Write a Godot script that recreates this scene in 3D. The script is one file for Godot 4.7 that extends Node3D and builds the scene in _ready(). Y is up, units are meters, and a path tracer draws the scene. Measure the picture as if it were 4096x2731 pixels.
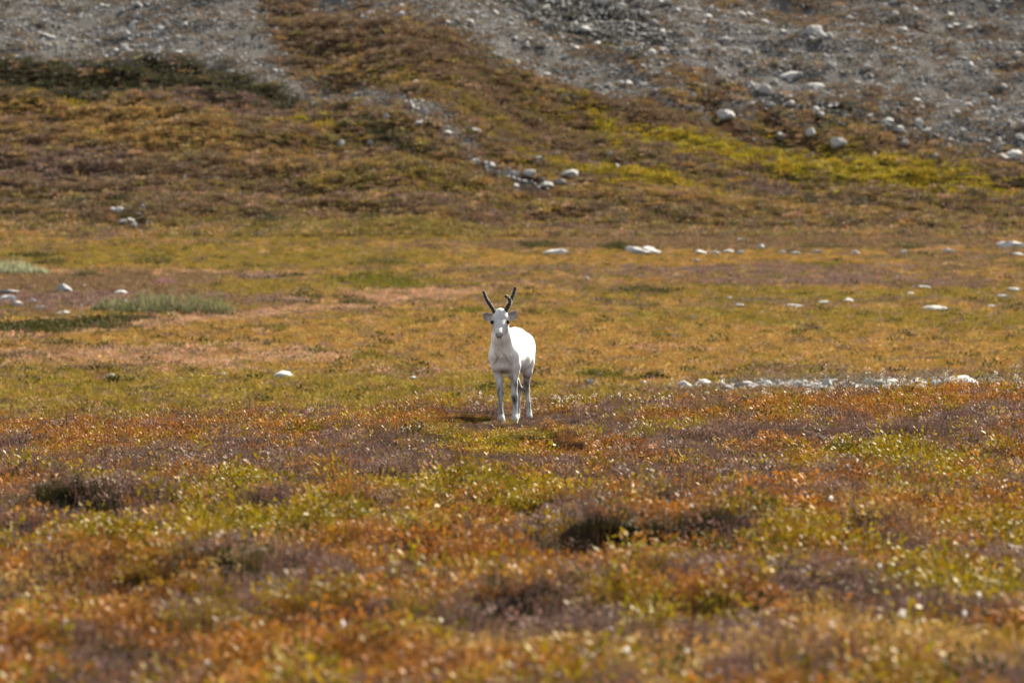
extends Node3D
# A white reindeer calf on an autumn heath below a stony fell. Metres; d is the distance north of the photographer (z = -d).

const FORE_ZONES := [  # dark green patches on the bank faces deepen the hollows' shade by colour
	[11,-0.1,52.6,0.70,3.75,0.00,1.2], [11,1.3,53.3,0.43,2.00,0.00,1.0], [11,-0.5,59.7,0.26,1.20,0.00,1.0], [11,-1.9,40.4,0.30,1.50,0.00,1.0], [11,-0.1,39.6,0.73,2.25,0.00,1.0],
	[11,3.2,46.6,0.75,3.00,0.00,1.0], [11,-2.1,32.7,0.60,1.00,0.00,1.0], [11,-1.2,34.2,0.50,1.25,0.00,1.0], [11,2.8,34.2,0.15,3.00,0.00,1.0], [11,2.1,27.8,0.31,2.00,0.00,1.0],
	[4,0.3,57.7,0.64,2.10,0.00,1.2], [4,2.0,52.9,1.17,2.00,0.00,1.0], [4,-2.1,49.4,1.45,3.75,0.00,1.0], [4,-0.3,46.6,1.03,2.00,0.00,1.0], [4,4.3,54.4,0.60,3.00,0.00,1.0],
	[10,3.6,59.7,1.10,2.10,0.00,1.2], [10,-4.2,58.7,0.86,3.00,0.00,1.0], [10,1.0,51.1,0.75,1.50,0.00,1.0], [10,-1.0,23.4,1.21,1.00,0.00,1.0], [0,1.2,23.4,1.21,1.00,0.00,1.0],
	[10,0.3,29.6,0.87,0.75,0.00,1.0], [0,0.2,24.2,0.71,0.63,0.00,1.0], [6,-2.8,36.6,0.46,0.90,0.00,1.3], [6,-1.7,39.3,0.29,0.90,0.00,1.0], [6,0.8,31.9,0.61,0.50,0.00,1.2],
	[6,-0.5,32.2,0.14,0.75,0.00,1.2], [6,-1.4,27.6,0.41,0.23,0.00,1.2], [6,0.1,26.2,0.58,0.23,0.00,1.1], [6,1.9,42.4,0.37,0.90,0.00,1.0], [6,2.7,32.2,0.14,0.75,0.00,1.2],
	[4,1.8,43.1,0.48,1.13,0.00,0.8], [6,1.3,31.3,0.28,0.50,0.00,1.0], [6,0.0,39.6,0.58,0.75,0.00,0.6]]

const PLAIN_ZONES := [
	[1,-16.2,266.8,8.25,17.19,0.00,1.5], [1,-9.1,260.2,5.75,13.75,0.00,1.5], [6,-16.1,265.2,1.17,6.19,0.00,1.5], [6,-21.1,266.8,1.57,5.50,0.00,1.5], [6,-9.2,232.5,1.37,5.00,0.00,1.2],
	[2,-14.9,238.8,5.27,6.25,0.00,0.9], [2,-9.5,232.5,2.57,6.25,0.00,0.9], [3,-16.9,223.5,4.94,14.06,0.00,1.5], [4,-15.3,202.5,4.17,9.62,0.00,1.5], [2,-8.3,183.0,5.79,5.06,4.59,4.5],
	[2,-4.5,206.0,1.06,8.00,0.00,3.0], [5,-5.1,226.2,2.00,10.12,0.00,1.5], [1,-8.7,223.5,3.29,10.12,0.00,1.5], [6,-13.0,168.2,1.73,5.00,0.00,2.0], [6,-11.7,175.5,0.90,4.50,0.00,1.8],
	[0,-6.7,158.0,5.82,6.75,0.00,1.5], [2,-8.6,142.0,5.23,8.25,0.00,1.2], [2,-1.7,129.2,2.38,2.00,0.00,1.5], [1,-5.8,116.8,6.88,11.25,0.00,2.2], [0,0.3,162.2,4.18,26.25,0.00,1.5],
	[2,3.6,150.0,3.31,6.00,0.00,1.5], [5,-0.8,162.2,0.48,3.06,0.00,2.0], [5,-1.3,187.8,0.69,4.38,0.00,1.5], [5,-3.3,138.5,0.25,1.50,0.00,2.0], [5,-8.3,123.2,0.27,1.00,0.00,2.0],
	[5,-4.1,118.0,0.52,0.94,0.00,1.5], [5,1.9,126.5,0.65,1.25,0.00,2.0], [4,9.4,244.2,7.19,12.38,0.00,0.7], [4,12.9,226.2,4.16,6.75,0.00,0.8], [0,6.2,260.2,7.66,8.94,0.00,1.5],
	[1,11.1,209.0,7.69,7.00,0.00,1.5], [1,7.0,182.0,6.70,8.00,0.00,1.5], [1,12.6,175.5,3.88,7.88,0.00,1.5], [8,8.6,203.5,1.95,2.50,0.00,2.0], [8,13.6,205.0,2.26,3.50,0.00,1.8],
	[8,17.4,210.0,1.39,2.50,0.00,1.5], [0,8.0,150.0,6.63,13.12,0.00,1.5], [8,7.3,123.0,3.26,4.06,0.00,2.5], [8,9.3,118.0,1.74,2.62,0.00,2.2], [3,5.0,118.0,2.17,1.50,0.00,2.1],
	[3,3.6,114.2,1.68,2.25,0.00,1.5], [3,11.1,288.0,10.60,7.50,0.00,1.5], [3,-13.3,313.0,20.74,4.12,0.00,1.2], [6,-22.3,314.8,2.20,2.06,0.00,2.4], [6,-12.6,309.0,2.05,2.00,0.00,2.0],
	[6,-7.7,310.0,1.83,2.00,0.00,2.0], [6,-25.9,315.5,1.39,1.50,0.00,2.0], [6,1.3,283.5,1.04,4.50,0.00,2.0], [6,5.0,280.5,0.62,5.25,0.00,2.2], [8,-16.9,210.0,2.01,7.00,0.00,1.5],
	[0,7.7,320.8,11.81,4.12,0.00,1.5], [1,-7.2,300.0,6.63,9.00,0.00,1.5], [5,13.4,251.2,1.11,3.00,0.00,1.5], [5,9.8,162.2,0.60,2.19,0.00,1.5], [5,12.1,154.0,0.57,1.88,0.00,1.5],
	[6,4.8,212.5,1.10,3.00,0.00,1.5]]

const HILL_ZONES := [
	[0,-21.7,336.2,6.68,3.75,-0.61,1.4], [7,-20.8,334.0,4.43,1.00,-0.25,1.2], [4,-27.4,339.0,2.50,1.56,-0.25,1.0], [4,-26.0,328.0,6.04,5.00,0.00,1.0], [3,-19.7,324.2,9.55,5.00,0.00,1.0],
	[0,-12.7,327.5,7.23,1.88,-0.52,1.0], [6,-26.8,347.8,7.68,3.25,-0.24,3.0], [6,-19.0,345.2,7.12,2.25,-0.37,2.4], [7,-25.9,343.0,3.28,1.50,-0.99,1.0], [4,-16.4,340.5,6.27,3.50,-0.50,1.0],
	[6,-8.0,333.2,4.42,2.50,-1.02,1.2], [7,-10.3,334.8,3.70,1.75,-0.76,1.0], [9,0.1,328.0,2.90,1.62,-0.52,1.5], [7,5.5,333.8,4.42,1.88,-0.25,2.0], [6,5.4,328.0,2.17,1.00,-0.26,1.2],
	[8,-25.9,361.0,8.77,9.38,-0.47,2.0], [8,-18.5,361.0,2.66,10.62,-0.94,1.6], [8,-15.8,349.0,3.85,1.38,-0.61,1.5], [8,-12.1,344.5,3.04,0.81,-0.99,1.4], [8,-6.4,338.8,4.24,2.12,-1.50,1.3],
	[8,-2.5,359.5,4.50,2.81,-0.71,1.3], [8,2.2,358.0,5.27,4.00,-0.95,1.4], [8,12.0,366.0,5.39,4.75,-1.39,1.3], [8,21.0,364.2,9.39,5.25,-1.17,1.4], [8,28.7,360.2,3.98,8.12,-1.41,1.4],
	[8,16.6,360.5,3.18,1.12,-0.71,1.3], [9,6.1,369.8,7.89,7.50,-0.55,2.6], [9,17.6,354.2,5.74,1.69,-0.60,1.5], [9,26.3,349.5,4.12,4.38,-0.49,1.4], [8,28.7,381.0,11.22,7.50,-0.89,1.2],
	[8,-7.5,369.2,8.16,5.00,-0.92,1.2], [3,-11.1,355.0,5.23,3.75,-0.72,1.0], [3,-14.0,362.0,2.13,6.25,-1.41,1.2], [3,-3.2,348.5,6.41,3.50,-1.22,1.0], [3,8.3,350.0,7.73,1.75,-0.61,1.2],
	[3,20.4,358.8,6.60,1.25,-0.59,1.0], [4,23.5,361.2,3.19,2.50,-0.94,1.2], [1,-4.4,342.8,5.05,1.12,-0.62,1.0], [1,5.7,344.2,7.60,1.38,-0.49,1.0], [7,14.5,344.0,6.33,2.62,-0.49,2.2],
	[7,9.4,342.2,5.04,2.75,-1.24,1.2], [7,20.7,341.8,5.54,3.25,-0.75,1.8], [7,1.9,345.5,3.31,0.75,-0.74,1.2], [7,26.0,338.8,3.74,2.25,-0.50,1.1], [7,8.0,334.2,3.69,1.75,-1.02,1.0],
	[4,13.0,337.8,6.22,1.75,-0.75,1.2], [4,4.3,338.0,3.73,1.12,-0.50,1.1], [6,16.5,332.5,5.14,1.62,-0.26,1.3], [6,26.8,339.5,3.00,0.81,-0.25,1.2], [6,-1.5,353.8,3.13,1.75,-0.96,1.2],
	[0,12.6,327.2,14.46,2.00,0.00,1.0], [1,-6.6,323.2,7.14,2.50,0.00,1.0], [4,-1.3,314.8,5.79,2.25,-0.81,1.0]]

const BANKS := [[-2.75,36.4,0.40,0.20], [-1.65,38.9,0.26,0.14], [0.76,31.7,0.40,0.22], [-0.48,31.7,0.14,0.16], [-1.36,27.4,0.30,0.20], [0.12,26.1,0.46,0.18], [1.87,42.0,0.40,0.13], [2.72,32.0,0.19,0.18], [1.31,30.9,0.25,0.13], [0.02,52.6,0.89,0.12], [-0.07,38.9,0.69,0.12], [-1.42,33.6,0.64,0.12], [2.24,37.0,0.54,0.10], [-0.11,31.7,0.47,0.15], [1.18,31.9,0.47,0.16], [2.19,32.2,0.43,0.13], [-0.34,26.4,0.31,0.15], [0.47,25.9,0.38,0.15], [-1.81,28.0,0.33,0.15], [-0.82,37.5,0.55,0.12], [1.27,36.3,0.64,0.12], [-2.29,41.2,0.49,0.12], [1.43,26.8,0.39,0.13], [-0.89,25.3,0.37,0.12], [2.88,40.2,0.53,0.12], [0.56,43.4,0.64,0.10], [-0.88,43.4,0.51,0.10]]

const ROW_STONES := [
	[6.07,123.0,0.18,0.10,1], [6.46,120.8,0.17,0.17,1], [6.90,121.2,0.31,0.14,1], [7.11,120.8,0.39,0.10,1], [7.41,122.0,0.26,0.14,1], [7.88,122.2,0.34,0.12,0], [7.88,120.5,0.29,0.10,0],
	[8.35,122.0,0.34,0.14,1], [8.34,120.8,0.12,0.10,1], [8.74,121.8,0.22,0.14,1], [9.30,121.2,0.57,0.19,0], [9.40,119.8,0.18,0.12,1], [9.88,120.2,0.23,0.15,1], [10.34,119.8,0.23,0.23,1],
	[9.12,115.8,0.41,0.17,1], [8.80,116.8,0.25,0.09,1], [7.60,118.0,0.09,0.07,2], [7.96,118.2,0.13,0.07,2], [1.63,122.5,0.16,0.12,1], [2.76,124.0,0.15,0.05,0], [4.31,121.5,0.12,0.10,1],
	[4.84,122.2,0.22,0.07,1], [4.64,122.8,0.10,0.07,1], [5.15,122.5,0.09,0.06,1], [5.55,123.5,0.12,0.08,1], [5.84,121.2,0.16,0.12,1], [3.86,113.5,0.24,0.09,1], [4.26,114.0,0.33,0.09,1],
	[4.10,119.2,0.19,0.05,1], [3.80,117.0,0.15,0.05,1], [3.16,120.2,0.08,0.06,2], [2.98,119.5,0.08,0.06,2], [5.35,116.0,0.13,0.04,0], [7.56,121.5,0.21,0.09,2], [7.99,120.2,0.20,0.07,2],
	[8.45,120.2,0.22,0.08,2], [8.82,119.8,0.25,0.09,2], [9.53,118.5,0.25,0.08,2], [9.94,118.0,0.25,0.10,2], [6.54,119.8,0.20,0.06,2], [6.21,121.2,0.21,0.06,2], [4.40,120.8,0.20,0.05,2],
	[9.54,115.0,0.29,0.09,2], [8.54,118.0,0.15,0.06,2]]

const LONE_STONES := [
	[3.57,122.2,0.38,0.13,0], [4.04,124.5,0.37,0.10,0], [5.83,116.2,0.49,0.11,0], [4.57,115.0,0.25,0.08,0], [1.34,107.8,0.16,0.10,2], [2.07,107.8,0.12,0.07,2], [-16.18,213.8,0.76,0.27,2],
	[-14.02,212.0,0.63,0.19,0], [-16.33,201.5,0.31,0.15,0], [-17.31,202.8,0.76,0.20,0], [-15.83,218.5,0.21,0.18,1], [-13.49,198.5,0.47,0.16,0], [-13.19,201.0,0.24,0.14,0], [-5.01,129.0,0.47,0.10,0],
	[-8.76,129.0,0.26,0.05,0]]

const SMALL_STONES := [
	[-17.70,206.8,0.32,0.17,1], [-17.81,219.0,0.56,0.08,1], [-14.42,197.8,0.10,0.06,0], [-10.84,157.0,0.11,0.09,1], [-10.19,159.5,0.14,0.05,0], [-16.54,197.8,0.39,0.17,2], [-15.39,193.2,0.46,0.10,2],
	[-14.21,187.2,0.51,0.14,2], [-18.09,212.8,0.93,0.13,2], [-6.33,129.0,0.18,0.04,1], [-2.10,126.2,0.21,0.04,1], [2.87,229.0,0.21,0.15,1], [15.11,231.8,0.16,0.12,0], [7.61,207.5,0.23,0.09,1],
	[5.45,178.8,0.13,0.11,0], [8.09,258.8,0.33,0.13,0], [9.36,197.0,0.92,0.13,2], [11.50,202.8,0.47,0.12,1], [13.83,192.5,1.06,0.18,2], [10.53,200.5,0.51,0.08,2], [7.68,199.2,0.42,0.08,1],
	[17.27,208.2,0.44,0.11,1], [16.00,198.0,0.50,0.08,2], [15.43,221.0,0.56,0.08,2], [18.39,217.2,0.55,0.09,1], [14.22,211.2,0.36,0.08,2], [5.06,234.0,0.20,0.09,2], [6.60,235.8,0.24,0.09,2]]

const FLAT_STONES := [
	[5.59,274.2,0.81,0.30,0], [6.30,275.0,0.93,0.28,0], [5.87,271.0,1.03,0.23,0], [6.63,271.8,0.46,0.16,0], [1.94,270.2,1.37,0.16,0], [11.77,279.2,0.38,0.21,0], [11.31,292.8,0.45,0.16,0],
	[11.22,308.0,0.47,0.18,1], [15.79,271.5,0.57,0.23,1], [13.98,272.2,0.53,0.13,2], [18.00,271.5,0.30,0.23,0], [20.09,272.8,0.60,0.18,0], [23.76,281.8,1.55,0.40,0], [23.13,270.2,0.69,0.15,0],
	[8.65,272.2,0.58,0.14,0], [9.33,271.8,0.53,0.14,0], [10.00,272.8,0.69,0.16,0], [10.53,271.8,0.41,0.14,0], [12.51,273.5,0.46,0.10,1], [13.05,272.8,0.46,0.09,1], [-20.92,309.8,0.45,0.18,0],
	[-20.52,308.8,0.52,0.21,0], [-20.25,309.5,0.39,0.21,1], [-19.88,307.0,0.47,0.21,0], [-19.58,306.0,0.39,0.18,0], [-19.49,308.2,0.36,0.21,0], [-20.17,306.2,0.44,0.16,1], [-19.30,309.2,0.34,0.16,1],
	[-18.91,306.8,0.26,0.16,0], [-18.62,305.5,0.31,0.18,0], [-18.27,304.8,0.21,0.13,1], [-19.24,305.0,0.31,0.13,0]]

const HILL_STONES := [
	[-8.63,360.2,0.84,0.40,1], [17.22,362.5,1.47,0.43,1], [18.47,360.8,1.53,0.37,1], [17.63,349.5,0.71,0.50,1], [19.10,347.0,0.97,0.56,1], [21.15,345.0,0.41,0.32,1], [14.48,357.5,0.91,0.45,1],
	[15.20,356.0,0.78,0.45,1], [12.62,351.5,1.04,0.59,1], [18.19,353.0,0.60,0.39,1], [13.33,369.2,1.09,0.41,2], [22.42,352.0,0.77,0.45,2], [24.27,352.5,0.60,0.60,1], [28.34,366.5,0.70,0.34,1],
	[18.86,370.0,1.49,0.72,2], [3.29,331.5,1.35,0.42,1], [5.57,339.5,0.50,0.32,1], [5.90,337.0,0.50,0.37,2], [24.65,344.2,0.41,0.26,1], [1.00,328.8,0.83,0.31,1], [0.03,328.8,0.69,0.31,1],
	[-1.22,329.2,0.70,0.33,2], [-2.06,328.5,0.61,0.28,1], [1.83,327.5,0.97,0.30,2], [2.66,328.2,0.69,0.28,2], [-4.94,335.8,0.57,0.28,2], [-7.11,334.5,0.42,0.28,2], [-9.57,331.5,0.50,0.31,1],
	[-7.95,331.0,0.42,0.25,2], [-21.07,351.5,0.59,0.33,1], [-29.27,354.5,0.36,0.27,1], [-23.00,362.0,0.46,0.37,1], [-23.10,360.0,0.52,0.33,1], [15.44,354.0,0.60,0.39,1], [7.70,355.8,0.45,0.30,1],
	[15.85,349.8,0.59,0.35,2], [29.49,346.8,1.03,0.53,1], [22.93,349.5,0.59,0.35,2]]

const STALKS := [[1.71,63.0,0.355], [2.23,62.0,0.407], [2.34,63.0,0.294], [2.67,62.5,0.265], [2.96,63.0,0.347], [1.89,62.0,0.198], [0.88,62.0,0.237], [1.15,63.0,0.174], [3.31,63.0,0.494], [3.19,62.0,0.381], [3.57,63.0,0.387], [3.87,64.0,0.454], [3.97,63.0,0.467], [4.11,62.0,0.394], [4.60,62.5,0.450], [5.17,63.0,0.435], [5.41,63.0,0.515], [5.30,62.0,0.420], [-0.31,62.0,0.237], [-0.22,63.0,0.174], [-0.37,62.0,0.119], [0.47,62.5,0.054], [0.52,63.0,0.108], [0.57,62.5,0.160], [0.63,63.0,0.174], [0.66,62.0,0.145], [0.49,62.0,0.014], [0.22,63.0,0.148], [-2.15,63.0,0.041], [3.33,61.5,0.287], [1.55,61.0,0.195], [1.48,61.2,0.203], [1.62,61.0,0.182], [4.26,61.0,0.272], [4.23,61.3,0.240]]

const COTTON := [[2.00,37.0,0.026], [2.02,34.1,0.021], [1.89,33.2,0.023], [2.39,31.1,0.019], [2.66,31.2,0.025], [1.66,25.0,0.035], [1.31,24.3,0.025], [1.27,23.2,0.024], [1.93,24.9,0.017], [2.02,25.6,0.020], [0.46,22.5,0.020], [1.72,27.6,0.017], [-1.90,25.0,0.026], [-0.70,24.0,0.025], [-1.19,23.0,0.019], [-0.24,23.0,0.017]]

const SHRUBS := [
	[-11.62,186.5,2.06,0.47,0], [-10.55,184.8,2.31,0.54,0], [-9.38,183.0,1.62,0.46,0], [-12.95,190.0,1.26,0.31,0], [-20.04,237.5,1.92,0.45,2], [-18.98,236.2,1.04,0.24,2], [-15.28,251.2,1.66,0.52,1],
	[-19.95,254.2,1.68,0.37,1], [-23.30,311.5,2.52,0.64,1], [-21.18,310.8,1.37,0.41,1], [-12.38,305.2,2.47,0.58,1], [-7.38,307.5,2.94,0.54,1], [-19.83,307.5,1.58,0.32,1], [-25.76,313.5,1.62,0.51,1],
	[-12.57,163.2,1.44,0.26,1], [-11.25,167.8,0.99,0.25,1], [-7.90,200.2,2.51,0.18,4], [-10.23,204.0,1.20,0.21,4], [-13.10,223.5,0.99,0.18,3], [-9.94,230.5,1.87,0.24,4], [-16.71,232.5,1.37,0.21,1],
	[1.31,279.0,1.44,0.29,1], [4.94,274.8,0.89,0.44,1], [-5.48,251.2,2.22,0.33,1], [4.70,210.0,1.70,0.25,1], [14.76,277.0,2.65,0.24,1], [18.72,278.2,1.64,0.25,1], [-7.18,205.0,1.36,0.27,1],
	[-5.25,200.2,1.33,0.24,1], [-8.24,122.2,0.41,0.08,1], [1.89,125.8,0.83,0.08,1], [3.02,126.5,0.65,0.09,1]]

const DEER_TORSO := [
	[-0.029,0.805,-0.050,0.128,0.073,0.807,-0.420,0.135], [0.073,0.807,-0.420,0.135,0.148,0.778,-0.750,0.122], [-0.032,0.669,-0.060,0.150,0.083,0.660,-0.400,0.148],
	[0.083,0.660,-0.400,0.148,0.138,0.676,-0.680,0.128], [-0.029,0.805,-0.060,0.128,-0.032,0.669,-0.060,0.150], [0.073,0.807,-0.420,0.135,0.083,0.660,-0.400,0.148],
	[0.148,0.778,-0.750,0.122,0.138,0.676,-0.680,0.128], [-0.051,0.731,0.070,0.075,-0.043,0.575,0.050,0.052], [-0.043,0.575,0.040,0.052,0.000,0.571,-0.100,0.070]]

const DEER_NECK := [
	[-0.041,0.745,0.060,0.125,-0.061,0.869,0.160,0.092], [-0.061,0.869,0.160,0.092,-0.068,0.998,0.240,0.078]]

const DEER_FRONT := [
	[-0.104,0.681,0.015,0.084,-0.099,0.573,-0.020,0.062], [-0.099,0.573,-0.020,0.062,-0.093,0.504,-0.050,0.046], [-0.093,0.504,-0.050,0.046,-0.083,0.398,-0.020,0.032],
	[-0.083,0.398,-0.020,0.032,-0.073,0.292,0.000,0.032], [-0.073,0.292,0.000,0.032,-0.070,0.175,-0.010,0.022], [-0.070,0.175,-0.010,0.022,-0.066,0.087,0.000,0.027],
	[-0.066,0.087,0.000,0.027,-0.063,0.035,0.025,0.034], [-0.063,0.035,0.025,0.034,-0.063,0.011,0.040,0.038], [0.039,0.681,0.030,0.088,0.068,0.574,0.010,0.064],
	[0.068,0.574,0.010,0.064,0.075,0.510,0.000,0.044], [0.075,0.510,0.000,0.044,0.068,0.389,0.020,0.032], [0.068,0.389,0.020,0.032,0.070,0.268,0.040,0.033],
	[0.070,0.268,0.040,0.033,0.076,0.156,0.030,0.022], [0.076,0.156,0.030,0.022,0.076,0.079,0.035,0.027], [0.076,0.079,0.035,0.027,0.074,0.036,0.060,0.034],
	[0.074,0.036,0.060,0.034,0.074,0.014,0.075,0.038]]

const DEER_HIND := [
	[0.160,0.718,-0.740,0.118,0.187,0.593,-0.700,0.080], [0.187,0.593,-0.700,0.080,0.198,0.506,-0.700,0.056], [0.198,0.506,-0.700,0.056,0.192,0.396,-0.800,0.034],
	[0.192,0.396,-0.800,0.034,0.195,0.307,-0.870,0.033], [0.195,0.307,-0.870,0.033,0.212,0.181,-0.840,0.022], [0.212,0.181,-0.840,0.022,0.223,0.079,-0.830,0.025],
	[0.223,0.079,-0.830,0.025,0.228,0.032,-0.800,0.028], [0.228,0.032,-0.800,0.028,0.231,0.010,-0.785,0.031], [0.073,0.690,-0.700,0.110,0.044,0.565,-0.660,0.075],
	[0.044,0.565,-0.660,0.075,0.039,0.487,-0.680,0.052], [0.039,0.487,-0.680,0.052,0.087,0.406,-0.780,0.034], [0.087,0.406,-0.780,0.034,0.117,0.326,-0.870,0.032],
	[0.117,0.326,-0.870,0.032,0.113,0.210,-0.850,0.022], [0.113,0.210,-0.850,0.022,0.104,0.079,-0.840,0.024], [0.104,0.079,-0.840,0.024,0.099,0.031,-0.810,0.027],
	[0.099,0.031,-0.810,0.027,0.097,0.009,-0.795,0.030]]

const DEER_HEAD := [
	[-0.069,1.033,0.270,0.088,-0.072,0.971,0.335,0.062], [-0.072,0.971,0.335,0.062,-0.080,0.915,0.410,0.041], [-0.080,0.915,0.410,0.041,-0.082,0.897,0.445,0.038],
	[-0.070,1.066,0.250,0.078,-0.070,1.091,0.250,0.070], [-0.073,0.970,0.280,0.060,-0.080,0.876,0.400,0.030], [-0.080,0.876,0.400,0.030,-0.081,0.865,0.425,0.026],
	[-0.156,1.017,0.295,0.022,-0.136,1.000,0.310,0.020], [0.000,1.017,0.295,0.022,-0.015,1.000,0.310,0.020], [-0.064,0.909,0.180,0.088,-0.068,0.998,0.240,0.080]]

const ANTLER_A := [Vector3(-0.119,1.101,0.270), Vector3(-0.148,1.152,0.260), Vector3(-0.177,1.195,0.250), Vector3(-0.202,1.233,0.240), Vector3(-0.221,1.270,0.235), Vector3(-0.233,1.299,0.235), Vector3(-0.240,1.319,0.235)]
const ANTLER_B := [Vector3(-0.033,1.101,0.270), Vector3(-0.007,1.154,0.260), Vector3(0.019,1.204,0.250), Vector3(0.037,1.243,0.235), Vector3(0.052,1.279,0.220), Vector3(0.066,1.318,0.205), Vector3(0.077,1.361,0.200)]
const ANTLER_TINE := [Vector3(0.016,1.195,0.255), Vector3(0.026,1.228,0.280), Vector3(0.015,1.256,0.310), Vector3(-0.004,1.273,0.330), Vector3(-0.014,1.277,0.335)]

const EYES := [Vector3(-0.156,1.018,0.322), Vector3(0.002,1.018,0.322)]

const EARS := [Vector3(-0.148,1.061,0.235), Vector3(-0.249,1.108,0.270), Vector3(0.002,1.066,0.235), Vector3(0.101,1.130,0.270)]

const HOOVES := [Vector3(-0.063,-0.001,0.050), Vector3(0.074,0.002,0.085), Vector3(0.231,0.000,-0.775), Vector3(0.097,-0.000,-0.785)]

const DEER_AT := [-0.046,60.0]

const SUN_AZIMUTH := 38.0    # degrees clockwise from north
const SUN_HEIGHT := 41.0

var n_a := FastNoiseLite.new()
var n_b := FastNoiseLite.new()
var n_c := FastNoiseLite.new()
var rng := RandomNumberGenerator.new()
var names := {}
var mats := {}
var stone_cells := {}


func _ready() -> void:
	# camera
	var cam := Camera3D.new()
	cam.name = "camera"
	cam.position = Vector3(0, 1.64, 0)
	cam.rotation.x = -0.01377
	cam.near = 0.5
	cam.far = 2000.0
	var lens := CameraAttributesPhysical.new()
	lens.frustum_focal_length = 207.9
	lens.frustum_focus_distance = 59.6
	lens.exposure_aperture = 5.2
	cam.attributes = lens
	cam.fov = 6.607
	add_child(cam)
	cam.fov = 6.607
	# sky, sun and exposure
	var env := Environment.new()
	env.background_mode = Environment.BG_SKY
	var sm := ProceduralSkyMaterial.new()
	sm.sky_top_color = Color(0.64, 0.66, 0.69)
	sm.sky_horizon_color = Color(0.87, 0.88, 0.89)
	sm.sky_curve = 0.25
	sm.sky_energy_multiplier = 0.72
	sm.ground_bottom_color = Color(0.25, 0.18, 0.12)
	sm.ground_horizon_color = Color(0.5, 0.45, 0.4)
	sm.sun_angle_max = 20.0
	var sky := Sky.new()
	sky.sky_material = sm
	env.sky = sky
	env.tonemap_mode = Environment.TONE_MAPPER_LINEAR
	env.tonemap_exposure = 3.5
	env.sdfgi_enabled = true
	env.ssao_enabled = true
	env.ssil_enabled = true
	var we := WorldEnvironment.new()
	we.name = "world_environment"
	we.environment = env
	add_child(we)
	var sun := DirectionalLight3D.new()
	sun.name = "sun"
	sun.light_energy = 1.6
	sun.light_color = Color(1.0, 0.95, 0.87)
	sun.light_angular_distance = 0.5
	sun.shadow_enabled = true
	sun.rotation_degrees = Vector3(-SUN_HEIGHT, 180.0 - SUN_AZIMUTH, 0)
	add_child(sun)

	rng.seed = 20
	for p in [[n_a, 11], [n_b, 23], [n_c, 37]]:
		p[0].seed = p[1]
		p[0].noise_type = FastNoiseLite.TYPE_SIMPLEX_SMOOTH
		p[0].fractal_type = FastNoiseLite.FRACTAL_NONE
		p[0].frequency = 1.0
	make_materials()
	for t in [ROW_STONES, LONE_STONES, SMALL_STONES, FLAT_STONES, HILL_STONES]:
		for s in t:
			note_stone(s[0], s[1], s[2])
	make_ground()
	make_vegetation()
	make_stones()
	make_gravel()
	make_scree()
	make_shrubs()
	make_reindeer()
	make_stalks()
	make_cotton()
	make_twigs()


# ---------------------------------------------------------------- terrain
const PLAIN_HEIGHTS := [[60.0, -0.55], [90.0, -1.25], [105.0, -1.2], [150.0, -0.6], [200.0, 0.12], [260.0, 1.58], [300.0, 2.79]]

func plain_height(d: float) -> float:
	for i in range(1, 7):
		if d <= PLAIN_HEIGHTS[i][0]:
			var a: Array = PLAIN_HEIGHTS[i - 1]
			var b: Array = PLAIN_HEIGHTS[i]
			return a[1] + (b[1] - a[1]) * maxf(0.0, d - a[0]) / (b[0] - a[0])
	return 2.79


func crest_height(x: float) -> float:
	var c := 0.043 * minf(x, 8.0) if x > 0.0 else 0.034 * maxf(x, -8.0)
	return c + 0.05 * exp(-pow((x + 0.75) / 0.45, 2.0))


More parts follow.
